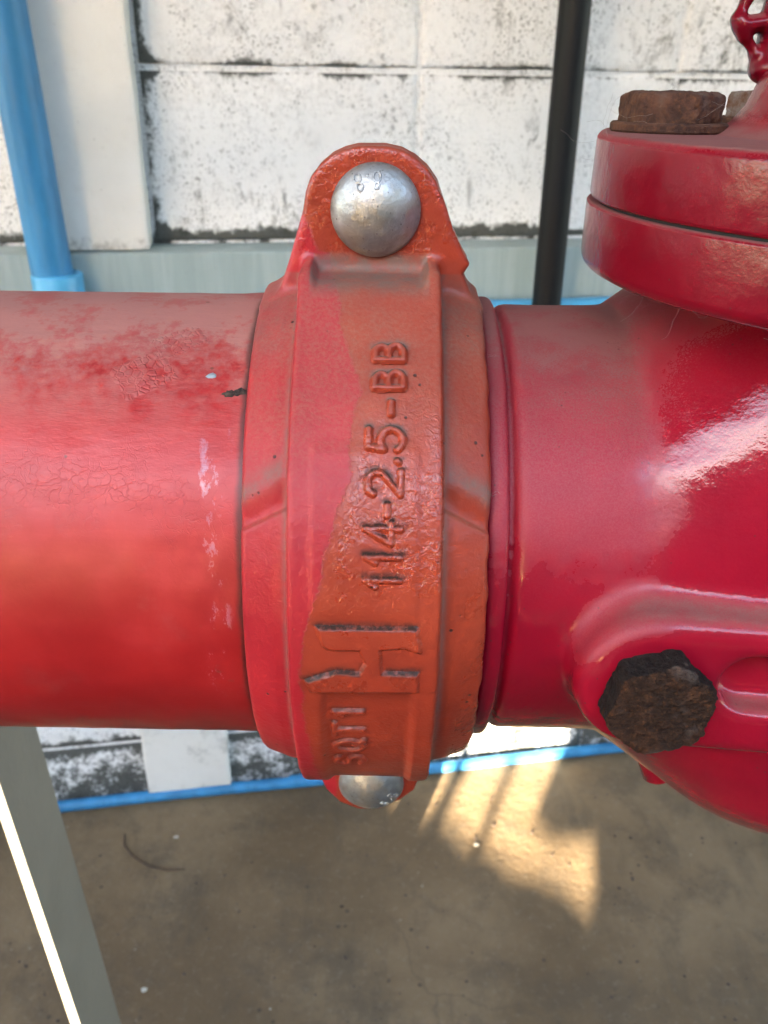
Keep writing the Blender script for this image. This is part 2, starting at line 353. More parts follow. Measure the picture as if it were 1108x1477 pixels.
# ------------------------------------------------------------------ object helpers
COL = sc.collection
def link(name, me, mat, parent=None):
    o = bpy.data.objects.new(name, me)
    COL.objects.link(o)
    if mat is not None and not me.materials: me.materials.append(MAT[mat])
    if parent is not None: o.parent = parent
    return o
def empty(name, loc, label, cat, group=None):
    o = bpy.data.objects.new(name, None); COL.objects.link(o); o.location = loc
    o.empty_display_size = 0.02
    return tag(o, label, cat, group)
def tag(o, label=None, cat=None, group=None, kind=None):
    if label: o["label"] = label
    if cat: o["category"] = cat
    if group: o["group"] = group
    if kind: o["kind"] = kind
    return o
def mesh_from(name, V, Fc, smooth=True):
    me = bpy.data.meshes.new(name)
    me.from_pydata([tuple(v) for v in V], [], [tuple(f) for f in Fc])
    if smooth: me.shade_smooth()
    me.update()
    return me
def np_mesh(name, V, Q):
    me = bpy.data.meshes.new(name)
    V = np.asarray(V, dtype=np.float32); Q = np.asarray(Q, dtype=np.int32)
    me.vertices.add(len(V)); me.vertices.foreach_set("co", V.ravel())
    k = Q.shape[1]
    me.loops.add(Q.size); me.loops.foreach_set("vertex_index", Q.ravel())
    me.polygons.add(len(Q))
    me.polygons.foreach_set("loop_start", np.arange(0, Q.size, k, dtype=np.int32))
    me.polygons.foreach_set("loop_total", np.full(len(Q), k, dtype=np.int32))
    me.update(calc_edges=True)
    me.shade_smooth()
    return me
def fattr(me, name, vals):
    a = me.attributes.new(name, 'FLOAT', 'POINT')
    a.data.foreach_set("value", np.asarray(vals, dtype=np.float32))
def lathe(name, prof, seg=96, axis='x', off=(0, 0, 0), smooth_angle=40):
    """prof: list of (axial, radius)"""
    bm = bmesh.new(); rings = []
    for a, r in prof:
        ring = []
        for k in range(seg):
            t = 2 * math.pi * k / seg; c, s_ = math.cos(t) * r, math.sin(t) * r
            v = (a, c, s_) if axis == 'x' else ((c, s_, a) if axis == 'z' else (s_, a, c))
            ring.append(bm.verts.new((v[0] + off[0], v[1] + off[1], v[2] + off[2])))
        rings.append(ring)
    for A, B in zip(rings, rings[1:]):
        for k in range(seg):
            bm.faces.new((A[k], A[(k + 1) % seg], B[(k + 1) % seg], B[k]))
    if prof[0][1] > 1e-6: bm.faces.new(rings[0])
    if prof[-1][1] > 1e-6: bm.faces.new(rings[-1])
    bmesh.ops.remove_doubles(bm, verts=bm.verts, dist=1e-7)
    bmesh.ops.recalc_face_normals(bm, faces=bm.faces)
    me = bpy.data.meshes.new(name); bm.to_mesh(me); bm.free()
    me.shade_smooth()
    me.set_sharp_from_angle(angle=R_(smooth_angle))
    return me
def tube(name, pts, r, seg=8, caps=True):
    pts = [Vector(p) for p in pts]; bm = bmesh.new(); rings = []
    for i, p in enumerate(pts):
        t = (pts[min(i + 1, len(pts) - 1)] - pts[max(i - 1, 0)]).normalized()
        a = t.orthogonal().normalized() if i == 0 else (pa - t * pa.dot(t)).normalized()
        pa = a; b = t.cross(a); rr = r[i] if isinstance(r, (list, tuple)) else r
        rings.append([bm.verts.new(p + a * math.cos(2 * math.pi * k / seg) * rr + b * math.sin(2 * math.pi * k / seg) * rr) for k in range(seg)])
    for A, B in zip(rings, rings[1:]):
        for k in range(seg): bm.faces.new((A[k], A[(k + 1) % seg], B[(k + 1) % seg], B[k]))
    if caps:
        bm.faces.new(rings[0]); bm.faces.new(rings[-1])
    bmesh.ops.recalc_face_normals(bm, faces=bm.faces)
    me = bpy.data.meshes.new(name); bm.to_mesh(me); bm.free(); me.shade_smooth()
    me.set_sharp_from_angle(angle=R_(50))
    return me
def bevel_box(name, lo, hi, bev=0.003, seg=2):
    bm = bmesh.new(); bmesh.ops.create_cube(bm, size=1.0)
    for v in bm.verts:
        v.co = Vector([(lo[i] + hi[i]) / 2 + v.co[i] * (hi[i] - lo[i]) for i in range(3)])
    if bev: bmesh.ops.bevel(bm, geom=list(bm.edges), offset=bev, segments=seg, affect='EDGES', profile=0.6)
    me = bpy.data.meshes.new(name); bm.to_mesh(me); bm.free(); me.shade_smooth(); me.set_sharp_from_angle(angle=R_(35))
    return me

# ------------------------------------------------------------------ signed distance tools
def vnoise(P, scale, seed=0):
    """smooth value noise in [-1, 1]"""
    Q = P * scale; i = np.floor(Q).astype(np.int64); f = (Q - i); f = f * f * (3 - 2 * f)
    def h(a, b, c):
        n = (a * 374761393 + b * 668265263 + c * 2147483647 + seed * 1442695041) & 0xFFFFFFFF
        n = ((n ^ (n >> 13)) * 1274126177) & 0xFFFFFFFF
        n = (n ^ (n >> 16)) & 0xFFFF
        return n / 32767.5 - 1.0
    r = 0.0
    for dx in (0, 1):
        wx = f[..., 0] if dx else 1 - f[..., 0]
        for dy in (0, 1):
            wy = f[..., 1] if dy else 1 - f[..., 1]
            for dz in (0, 1):
                wz = f[..., 2] if dz else 1 - f[..., 2]
                r = r + wx * wy * wz * h(i[..., 0] + dx, i[..., 1] + dy, i[..., 2] + dz)
    return r
def smin(a, b, k):
    h = np.clip(0.5 + 0.5 * (b - a) / k, 0, 1)
    return b * (1 - h) + a * h - k * h * (1 - h)
def smax(a, b, k): return -smin(-a, -b, k)
def sstep(x, a, b):
    t = np.clip((x - a) / (b - a), 0, 1); return t * t * (3 - 2 * t)
def sd_poly(x, y, pts):
    """signed distance to a closed 2D polygon"""
    d = None; s = np.ones_like(x); n = len(pts)
    for i in range(n):
        ax, ay = pts[i]; bx, by = pts[i - 1]
        ex, ey = bx - ax, by - ay; wx, wy = x - ax, y - ay
        t = np.clip((wx * ex + wy * ey) / (ex * ex + ey * ey), 0, 1)
        dx, dy = wx - ex * t, wy - ey * t
        dd = dx * dx + dy * dy
        d = dd if d is None else np.minimum(d, dd)
        c1 = y >= ay; c2 = y < by; c3 = ex * wy > ey * wx
        flip = (c1 & c2 & c3) | (~c1 & ~c2 & ~c3)
        s = np.where(flip, -s, s)
    return s * np.sqrt(d)
def seg_d(x, y, a, b):
    ex, ey = b[0] - a[0], b[1] - a[1]
    t = np.clip(((x - a[0]) * ex + (y - a[1]) * ey) / (ex * ex + ey * ey + 1e-18), 0, 1)
    return np.hypot(x - a[0] - ex * t, y - a[1] - ey * t)
def surface_nets(f, lo, hi, h, newton=2):
    lo = np.array(lo, float); n = np.ceil((np.array(hi) - lo) / h).astype(int) + 1
    xs = [lo[i] + h * np.arange(n[i]) for i in range(3)]
    V = np.empty(n, np.float32)
    for a in range(0, n[0], 16):
        X, Y, Z = np.meshgrid(xs[0][a:a + 16], xs[1], xs[2], indexing='ij')
        V[a:a + 16] = f(np.stack((X, Y, Z), -1))
    S = V < 0
    c = n - 1
    cnt = np.zeros(c, np.int8)
    for dx in (0, 1):
        for dy in (0, 1):
            for dz in (0, 1):
                cnt += S[dx:dx + c[0], dy:dy + c[1], dz:dz + c[2]]
    act = (cnt > 0) & (cnt < 8)
    I = np.argwhere(act)
    idx = np.full(c, -1, np.int64); idx[act] = np.arange(len(I))
    acc = np.zeros((len(I), 3)); num = np.zeros(len(I))
    corners = [(0, 0, 0), (1, 0, 0), (0, 1, 0), (1, 1, 0), (0, 0, 1), (1, 0, 1), (0, 1, 1), (1, 1, 1)]
    val = [V[I[:, 0] + k[0], I[:, 1] + k[1], I[:, 2] + k[2]].astype(float) for k in corners]
    for a in range(8):
        for b in range(a + 1, 8):
            if sum(abs(corners[a][q] - corners[b][q]) for q in range(3)) != 1: continue
            cr = (val[a] < 0) != (val[b] < 0)
            t = np.where(cr, val[a] / np.where(cr, val[a] - val[b], 1), 0)
            ca, cb = np.array(corners[a], float), np.array(corners[b], float)
            acc += np.where(cr[:, None], ca + (cb - ca) * t[:, None], 0); num += cr
    Pn = lo + h * (I + acc / num[:, None])
    quads = []
    for ax in range(3):
        o1, o2 = (ax + 1) % 3, (ax + 2) % 3
        sl0 = [slice(None)] * 3; sl1 = [slice(None)] * 3
        sl0[ax] = slice(0, n[ax] - 1); sl1[ax] = slice(1, n[ax])
        s0, s1 = S[tuple(sl0)], S[tuple(sl1)]
        E_ = np.argwhere(s0 != s1)
        E_ = E_[(E_[:, o1] > 0) & (E_[:, o2] > 0) & (E_[:, o1] < c[o1]) & (E_[:, o2] < c[o2])]
        sgn = s0[E_[:, 0], E_[:, 1], E_[:, 2]]
        def cell(d1, d2):
            q = E_.copy(); q[:, o1] -= d1; q[:, o2] -= d2
            return idx[q[:, 0], q[:, 1], q[:, 2]]
        A, B, C_, D = cell(1, 1), cell(0, 1), cell(0, 0), cell(1, 0)
        Q = np.stack((A, B, C_, D), 1)
        Q[~sgn] = Q[~sgn][:, ::-1]
        quads.append(Q)
    Q = np.concatenate(quads)
    e = h * 0.25
    for _ in range(newton):
        v0 = f(Pn); g = np.stack([(f(Pn + np.eye(3)[i] * e) - f(Pn - np.eye(3)[i] * e)) / (2 * e) for i in range(3)], -1)
        st = v0[:, None] * g / np.maximum((g * g).sum(-1), 0.25)[:, None]
        Pn = Pn - np.clip(st, -h * 0.6, h * 0.6)
    return Pn, Q

# ------------------------------------------------------------------ setting: floor, wall, column, ledge
FZ = -1.30
WA = R_(9.46)                                # the wall runs slightly away to the right
wall_t = Vector((math.cos(WA), math.sin(WA), 0)); wall_n = Vector((-math.sin(WA), math.cos(WA), 0))
floor_me = mesh_from("floor", [(-12, 0.15, FZ), (12, 0.15, FZ), (12, 8, FZ), (-12, 8, FZ)], [(0, 1, 2, 3)], False)
tag(link("floor", floor_me, "floor"), kind="structure")
dark_ground_me = mesh_from("unseen_dark_ground", [(-12, -14, FZ - 0.03), (12, -14, FZ - 0.03), (12, 0.15, FZ - 0.03), (-12, 0.15, FZ - 0.03)], [(0, 1, 2, 3)], False)
tag(link("unseen_dark_ground", dark_ground_me, "dark_ground"), kind="structure")  # unseen dark ground, added to cut light bounced up from in front

wall = empty("block_wall", (0, 1.30, FZ), "old white painted concrete block wall with black mould behind the pipes", "wall")
wall.rotation_euler = (0, 0, WA)
bw, bh, gap = 0.43, 0.255, 0.010
def block_mesh(k):
    """a cast block with slightly worn, uneven edges; front towards -Y"""
    nx, nz = 36, 22; rng = np.random.RandomState(k); V = []; Fc = []; edge = []
    w, h = bw - gap, bh - gap
    def vid(i, j): return j * (nx + 1) + i
    for j in range(nz + 1):
        for i in range(nx + 1):
            # denser near the edges
            u = 0.5 - 0.5 * math.cos(math.pi * i / nx); v = 0.5 - 0.5 * math.cos(math.pi * j / nz)
            x, z = (u - 0.5) * w, (v - 0.5) * h
            ex, ez = w / 2 - abs(x), h / 2 - abs(z); e = min(ex, ez)
            V.append([x, -0.004 * (1 - math.exp(-e / 0.006)), z]); edge.append(max(0.55 * math.exp(-ex / 0.008), math.exp(-ez / 0.013)))
    V = np.array(V); V[:, 1] += 0.0016 * vnoise(V + k * 3.7, 45, k) * np.array([1.0] * len(V)) + 0.001 * vnoise(V + k, 130, k + 5)
    for j in range(nz):
        for i in range(nx):
            Fc.append((vid(i, j), vid(i + 1, j), vid(i + 1, j + 1), vid(i, j + 1)))
    # sides
    ring = [vid(i, 0) for i in range(nx)] + [vid(nx, j) for j in range(nz)] + [vid(i, nz) for i in range(nx, 0, -1)] + [vid(0, j) for j in range(nz, 0, -1)]
    V = V.tolist(); b0 = len(V)
    for r in ring: V.append([V[r][0], 0.05, V[r][2]]); edge.append(0.6)
    m = len(ring)
    for i in range(m): Fc.append((ring[i], b0 + i, b0 + (i + 1) % m, ring[(i + 1) % m]))
    Fc.append(tuple(b0 + i for i in range(m)))
    me = mesh_from("block", V, Fc); fattr(me, "edge", edge)
    return me
bms = [block_mesh(k) for k in range(4)]
for me in bms: me.materials.append(MAT["wall"])
rows0 = -0.137 - FZ + bh / 2
for r in range(-5, 3):
    for c in range(-4, 5):
        zc = rows0 + r * bh
        if zc - bh / 2 < -0.2: continue
        b = link("block", bms[(r * 3 + c * 5) % 4], None, wall)
        b.location = (0.05 + bw / 2 + c * bw, 0, zc)
        if (r + c) % 2: b.rotation_euler = (0, 0, 0)
backing = bevel_box("mortar", (-6.0, 0.003, 0), (6.0, 0.12, 2.78), 0)
link("mortar", backing, "wall", wall)

def on_wall(o): o.location = (0, 1.30, FZ); o.rotation_euler = (0, 0, WA); return o
def wz(z): return z - FZ
col_ = on_wall(empty("concrete_column", (0, 0, 0), "smooth white plastered column standing proud of the mouldy block wall", "column"))
def rough_box(name, lo, hi, bev, amp, cuts=24):
    me = bevel_box(name, lo, hi, bev); bm = bmesh.new(); bm.from_mesh(me)
    bmesh.ops.subdivide_edges(bm, edges=[e for e in bm.edges if e.calc_length() > 0.03], cuts=cuts, use_grid_fill=True)
    P = np.array([v.co[:] for v in bm.verts]); d = amp * vnoise(P, 22, 3) + 0.5 * amp * vnoise(P, 70, 4)
    for v, q in zip(bm.verts, d): v.co += Vector((q, q * 0.7, 0))
    bm.to_mesh(me); bm.free(); me.shade_smooth(); me.set_sharp_from_angle(angle=R_(35))
    return me
link("shaft", rough_box("shaft", (-0.545, -0.066, wz(-0.1355)), (-0.381, 0.0, wz(0.75)), 0.004, 0.0012), "plaster", col_)
link("plinth", rough_box("plinth", (-0.507, -0.030, 0.0), (-0.330, 0.0, wz(-0.2215)), 0.005, 0.002), "plaster", col_)
ledge = on_wall(link("concrete_ledge", rough_box("concrete_ledge", (-1.7, -0.085, wz(-0.221)), (2.05, 0.0, wz(-0.137)), 0.004, 0.0008, 40), "ledge"))
tag(ledge, "long grey-green painted concrete ledge running along the wall", "ledge")

# blue and black service pipes
def stick(name, a, b, r, mat, parent, seg=40, n=12):
    a, b = Vector(a), Vector(b)
    return link(name, tube(name, [a.lerp(b, i / n) for i in range(n + 1)], r, seg), mat, parent)
vb = on_wall(empty("blue_water_pipe", (0, 0, 0), "thick upright blue plastic water pipe in front of the white column", "pipe", "blue water pipes"))
stick("pipe", (-0.5195, -0.118, wz(-0.195)), (-0.545, -0.118, wz(0.75)), 0.0298, "blue", vb)
link("socket", lathe("socket", [(wz(-0.262), 0.037), (wz(-0.161), 0.037), (wz(-0.159), 0.0362), (wz(-0.158), 0.0345), (wz(-0.158), 0.029)], 48, 'z', (-0.5145, -0.118, 0)), "bluel", vb)
hb = on_wall(empty("blue_water_pipe", (0, 0, 0), "bright blue pipe running level just below the grey-green ledge", "pipe", "blue water pipes"))
stick("pipe", (-0.515, -0.130, wz(-0.241)), (1.6, -0.130, wz(-0.241)), 0.030, "bluel", hb)
link("elbow", tube("elbow", [(-0.53, -0.122, wz(-0.245)), (-0.535, -0.122, wz(-0.30)), (-0.535, -0.122, wz(-0.34))], 0.036, 32), "bluel", hb)
fb = on_wall(empty("blue_water_pipe", (0, 0, 0), "thin blue pipe lying on the floor along the foot of the wall", "pipe", "blue water pipes"))
fp = [Vector((-1.6 + 0.16 * i, -0.030 + 0.003 * math.sin(i * 1.1), 0.0125)) for i in range(22)]
link("pipe", tube("pipe", fp, 0.0125, 24), "blue", fb)
link("coupler", tube("coupler", [(-0.205, -0.029, 0.0135), (-0.15, -0.029, 0.0135)], 0.0145, 24), "blue", fb)
kp = on_wall(empty("black_conduit", (0, 0, 0), "upright matt black plastic conduit in front of the block wall", "conduit"))
stick("tube", (0.2355, -0.16, wz(-0.62)), (0.2355, -0.16, wz(0.75)), 0.0228, "black", kp)
link("bend", tube("bend", [(0.2355, -0.16, wz(-0.60)), (0.2355, -0.155, wz(-0.64)), (0.2355, -0.13, wz(-0.67)), (0.2355, -0.09, wz(-0.68)), (0.2355, 0.01, wz(-0.68))], 0.0235, 32), "black", kp)
for z in (0.55, -0.45):
    link("clip", lathe("clip", [(wz(z), 0.0232), (wz(z) + 0.001, 0.0255), (wz(z) + 0.018, 0.0255), (wz(z) + 0.019, 0.0232)], 40, 'z', (0.2355, -0.16, 0)), "steel", kp)

# ------------------------------------------------------------------ red pipe on the left
PR = 0.05715
rp = empty("red_pipe", (0, 0, 0), "dusty crazed red steel pipe entering the coupling from the left", "pipe")
def pipe_mesh():
    n, seg = 260, 320; xs = np.linspace(-0.75, -0.0045, n); V = []
    xs = np.concatenate((np.linspace(-0.75, -0.17, 40), np.linspace(-0.168, -0.0045, 220)))
    th = np.arange(seg) * 2 * math.pi / seg
    X, T = np.meshgrid(xs, th, indexing='ij')
    P = np.stack((X, -np.cos(T) * PR, np.sin(T) * PR), -1)
    d = 0.00016 * vnoise(P, 60, 1) + 0.00008 * vnoise(P, 200, 2)
    th_d = np.degrees(np.arctan2(P[..., 2], -P[..., 1])); arc = np.radians(th_d) * PR
    for a, b in (((-0.082, 0.0665), (-0.070, 0.0655)), ((-0.070, 0.0655), (-0.058, 0.0700)), ((-0.080, 0.0695), (-0.070, 0.0680)), ((-0.070, 0.0680), (-0.061, 0.0725))):
        d += 0.00018 * np.exp(-(seg_d(X, arc, a, b) / 0.0005) ** 2)
    # run of thick paint next to the coupling
    d += 0.0004 * sstep(X, -0.034, -0.0275) * (0.6 + 0.6 * vnoise(P, 120, 9))
    P[..., 1] += -np.cos(T) * d; P[..., 2] += np.sin(T) * d
    nx = len(xs); idx = np.arange(nx * seg).reshape(nx, seg)
    A = idx[:-1]; B = idx[1:]
    Q = np.stack((A, B, np.roll(B, -1, 1), np.roll(A, -1, 1)), -1).reshape(-1, 4)
    return np_mesh("pipe_wall", P.reshape(-1, 3), Q)
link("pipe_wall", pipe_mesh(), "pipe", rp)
def pipe_pt(x, deg, r): return Vector((x, -math.cos(R_(deg)) * r, math.sin(R_(deg)) * r))
def blob(name, x, deg, r, lx, la, hgt, mat, parent, seed, pts=9):
    rng = random.Random(seed); bm = bmesh.new(); ring = []; top = []
    for k in range(pts):
        t = 2 * math.pi * k / pts; q = rng.uniform(0.65, 1.15)
        dx, da = lx * q * math.cos(t), la * q * math.sin(t)
        dg = deg + math.degrees(da / r)
        ring.append(bm.verts.new(pipe_pt(x + dx, dg, r - 0.0002))); top.append(bm.verts.new(pipe_pt(x + dx * 0.7, deg + math.degrees(da * 0.7 / r), r + hgt * rng.uniform(0.7, 1.2))))
    for k in range(pts): bm.faces.new((ring[k], ring[(k + 1) % pts], top[(k + 1) % pts], top[k]))
    bm.faces.new(top); bmesh.ops.recalc_face_normals(bm, faces=bm.faces)
    me = bpy.data.meshes.new(name); bm.to_mesh(me); bm.free(); me.shade_smooth()
    o = link(name, me, mat, parent); return o
blob("paint_chip", -0.0335, 57.2, PR, 0.0014, 0.0009, 0.0002, "chip", rp, 3)["label"] = "small pale chip in the red paint"
for k, (dx, dd, l_) in enumerate(((0, 0, 0.0020), (0.0020, 0.5, 0.0018))):
    blob("sealant_crumb", -0.0290 + dx, 52.2 + dd, PR, l_, 0.0009 + 0.0003 * k, 0.0008, "gum", rp, 20 + k, 14)

# ------------------------------------------------------------------ grooved coupling
cp = empty("pipe_coupling", (0, 0, 0), "cast red and orange two-bolt clamp coupling with raised lettering", "pipe coupling")
RB, HB, HR = 0.0689, 0.0150, 0.0250
T50 = R_(50)
lug_prof = [(-0.0255, 0.045), (-0.0243, 0.0578), (-0.0212, 0.0606), (-0.0178, 0.0698), (-0.0150, 0.0795), (-0.0141, 0.0832), (-0.0126, 0.0866), (-0.0108, 0.0890), (-0.0086, 0.0908), (-0.0060, 0.0919), (-0.0030, 0.0926), (0.0030, 0.0927),
            (0.0065, 0.0919), (0.0095, 0.0905), (0.0120, 0.0885), (0.0140, 0.0858), (0.0158, 0.0818), (0.0182, 0.0757), (0.0205, 0.0715), (0.0222, 0.0686), (0.0209, 0.0664), (0.0225, 0.0628), (0.0246, 0.0585), (0.0255, 0.045)]
lug_prof_b = [(-0.0255, 0.045), (-0.0243, 0.0590), (-0.0195, 0.0640), (-0.0165, 0.0720), (-0.0150, 0.0800), (-0.0128, 0.0868), (-0.0086, 0.0918), (-0.0030, 0.0945), (0.0040, 0.0945),
              (0.0100, 0.0908), (0.0140, 0.0868), (0.0162, 0.0800), (0.0175, 0.0720), (0.0205, 0.0640), (0.0246, 0.0590), (0.0255, 0.045)]
def f_housing(P):
    x, y, z = P[..., 0], P[..., 1], P[..., 2]
    r = np.hypot(y, z); th = np.arctan2(np.abs(z), -y); thd = np.degrees(np.arctan2(z, -y))
    n1 = vnoise(P, 140, 1); n2 = vnoise(P, 420, 2)
    # band: round in the middle, running out straight towards the bolt pads
    line = -math.cos(T50) * y + math.sin(T50) * np.abs(z)
    rr = np.where(th < T50, r, line)
    relief = 0.00035 * sstep(0.0104 - np.abs(x), -0.0006, 0.0006) * sstep(thd, 8, 11) * sstep(-thd, -39, -36)
    relief -= 0.0011 * sstep(0.0090 - np.abs(x - 0.0008), -0.0012, 0.0010) * sstep(-thd, 4.0, 9.0)
    relief -= 0.0016 * sstep(0.0112 - np.abs(x), -0.0012, 0.0010) * sstep(thd, 66, 73)
    band = smax(rr - RB - relief, np.abs(x) - HB, 0.0011)
    band = smax(band, np.abs(z) - 0.0695 + 0.0026 * sstep(0.0120 - np.abs(x), -0.0010, 0.0012), 0.0022)
    # shoulders
    ax = np.abs(x)
    so = np.interp(ax, [0.0, 0.0150, 0.0185, 0.0235, 0.0252], [0.0645, 0.0640, 0.0635, 0.0618, 0.0610])
    off = (ax - 0.016) * 500
    q = thd + off * 0.9
    so = so - 0.0013 * sstep(q, 26.6, 27.6) * sstep(-q, -33.5, -28)
    rim = np.where(x > 0, HR + 0.00030 * vnoise(P * np.array([0, 1, 1]), 330, 6), HR + 0.0001 * n1)
    sh = smax(r - so, ax - rim, 0.0012)
    body = smin(band, sh, 0.0016)
    # bolt pads
    lp = np.where(z > 0, sd_poly(x, np.abs(z), lug_prof), sd_poly(x, np.abs(z), lug_prof_b))
    lug = smax(lp + 0.0002 * n1, np.abs(y + 0.0072) - 0.0062, 0.0016)
    body = smin(body, lug, 0.0022)
    # bore
    body = smax(body, 0.0584 - r, 0.0006)
    body = smax(body, np.abs(y + 0.04) - 0.0392, 0.0006)
    return body + 0.00010 * n1 + 0.00005 * n2
Vh, Qh = surface_nets(f_housing, (-0.0275, -0.0715, -0.0955), (0.0275, 0.001, 0.0955), 0.0005)
hm = np_mesh("front_housing", Vh, Qh)
bd = np.array([(90, -10.5), (76.1, -8.56), (58.8, -5.12), (47.5, -1.26), (37.8, -3.29), (32.2, -2.89), (27.7, -4.79), (20.0, -7.33), (14.3, -8.65), (7.0, -11.42), (0.4, -12.43), (-8.8, -12.41), (-31.7, -10.69), (-60, -9.5), (-90, -9.5)])[::-1]
def paint_side(V):
    thd = np.degrees(np.arctan2(V[:, 2], -V[:, 1]))
    xb = np.interp(thd, bd[:, 0], bd[:, 1]) / 1000
    s_ = V[:, 0] - xb
    # upper pad: the orange reaches further to the left
    up_ = V[:, 2] > 0.071
    s_ = np.where(up_, V[:, 0] - np.interp(V[:, 2], [0.071, 0.074, 0.080, 0.084], [-0.0118, -0.0128, -0.0150, -0.020]), s_)
    return s_
def coupling_attrs(me, V, extra=0.0):
    fattr(me, "orange", paint_side(V))
    thd = np.degrees(np.arctan2(V[:, 2], -V[:, 1])); r = np.hypot(V[:, 1], V[:, 2]); x = V[:, 0]
    band = (np.abs(x) < 0.0155)
    g = sstep(V[:, 2], 0.0685, 0.071) * 0.55 * sstep(-V[:, 1], 0.010, 0.0125)
    g += band * sstep(thd, 6, 28) * sstep(-thd, -52, -30) * 0.85 * sstep(paint_side(V), -0.001, 0.004)
    g += band * 0.25 * sstep(paint_side(V), 0, 0.003) * sstep(-thd, -30, -10)
    g += sstep(x, 0.0185, 0.0205) * sstep(-thd, -26, -12) * 0.45
    fattr(me, "gloss", np.clip(g + extra, 0, 1))
    d = sstep(V[:, 2], 0.064, 0.068) * sstep(-V[:, 2], -0.0715, -0.0695) * (np.abs(x) < 0.0125) * 0.9
    d = d + 0.75 * np.exp(-((thd - 34.5 + (np.abs(x) - 0.016) * 500) / 2.2) ** 2) * (np.abs(x) > 0.0165) * (r < 0.066)
    d = d + 0.55 * np.exp(-((np.abs(x) - 0.0158) / 0.0006) ** 2) * (r < RB - 0.001)
    d = d + 0.35 * sstep(thd, 52, 66) * (np.abs(x) > 0.0155) * (r < 0.068)
    fattr(me, "dirt", np.clip(d, 0, 1))
    fattr(me, "grime", np.zeros(len(V)))
coupling_attrs(hm, Vh)
fh = link("front_housing", hm, "coupling", cp)
Vr, Qr = surface_nets(f_housing, (-0.0275, -0.0715, -0.0955), (0.0275, 0.0015, 0.0955), 0.0011, 1)
Vr = Vr * np.array([0.985, -1.0, 0.985]); Qr = Qr[:, ::-1]
rm = np_mesh("rear_housing", Vr, Qr); coupling_attrs(rm, Vr)
rh = link("rear_housing", rm, "coupling", cp)
link("gasket", lathe("gasket", [(-0.0235, PR), (-0.0235, 0.0582), (0.0225, 0.0582), (0.0225, PR)], 96, 'x'), "rubber", cp)

# raised cast lettering: each run of characters is a shallow relief laid on the band
def arcpts(cx, cy, rx, ry, a0, a1, n=12):
    return [(cx + rx * math.cos(R_(a0 + (a1 - a0) * i / n)), cy + ry * math.sin(R_(a0 + (a1 - a0) * i / n))) for i in range(n + 1)]
G = {   # strokes in a 0..1 wide, 0..1 high cell
    '1': [[(0.5, 0.0), (0.5, 1.0), (0.15, 0.72)]],
    '4': [[(0.72, 0.0), (0.72, 1.0), (0.05, 0.28), (1.0, 0.28)]],
    '-': [[(0.1, 0.45), (0.9, 0.45)]],
    '2': [arcpts(0.48, 0.70, 0.42, 0.30, 160, -40, 14) + [(0.06, 0.0), (0.95, 0.0)]],
    '.': [[(0.45, 0.0), (0.55, 0.03)]],
    '5': [[(0.90, 1.0), (0.20, 1.0), (0.12, 0.55)] + arcpts(0.46, 0.33, 0.44, 0.33, 130, -145, 16)],
    'B': [[(0.08, 0.0), (0.08, 1.0)], [(0.08, 1.0)] + arcpts(0.48, 0.76, 0.36, 0.24, 90, -90, 10) + [(0.08, 0.52)], [(0.08, 0.52)] + arcpts(0.52, 0.26, 0.40, 0.26, 90, -90, 10) + [(0.08, 0.0)]],
    'S': [arcpts(0.5, 0.75, 0.40, 0.25, 30, 270, 12) + arcpts(0.5, 0.25, 0.40, 0.25, 90, -150, 12)],
    'Q': [arcpts(0.5, 0.5, 0.44, 0.5, 0, 360, 24), [(0.62, 0.28), (0.98, -0.02)]],
    'T': [[(0.5, 0.0), (0.5, 1.0)], [(0.02, 1.0), (0.98, 1.0)]],
}
def surf(x, arc, h):
    th = arc / RB
    a = np.abs(th); s_ = np.sign(th)
    rr = RB + h
    # round part, then the straight run-out
    y = np.where(a <= T50, -np.cos(th) * rr, 0); z = np.where(a <= T50, np.sin(th) * rr, 0)
    l = (a - T50) * RB
    y2 = -math.cos(T50) * rr + math.sin(T50) * l; z2 = math.sin(T50) * rr + math.cos(T50) * l
    y = np.where(a <= T50, y, y2); z = np.where(a <= T50, z, s_ * z2)
    return np.stack((x, y, z), -1)
GRIME = np.zeros(len(Vh))
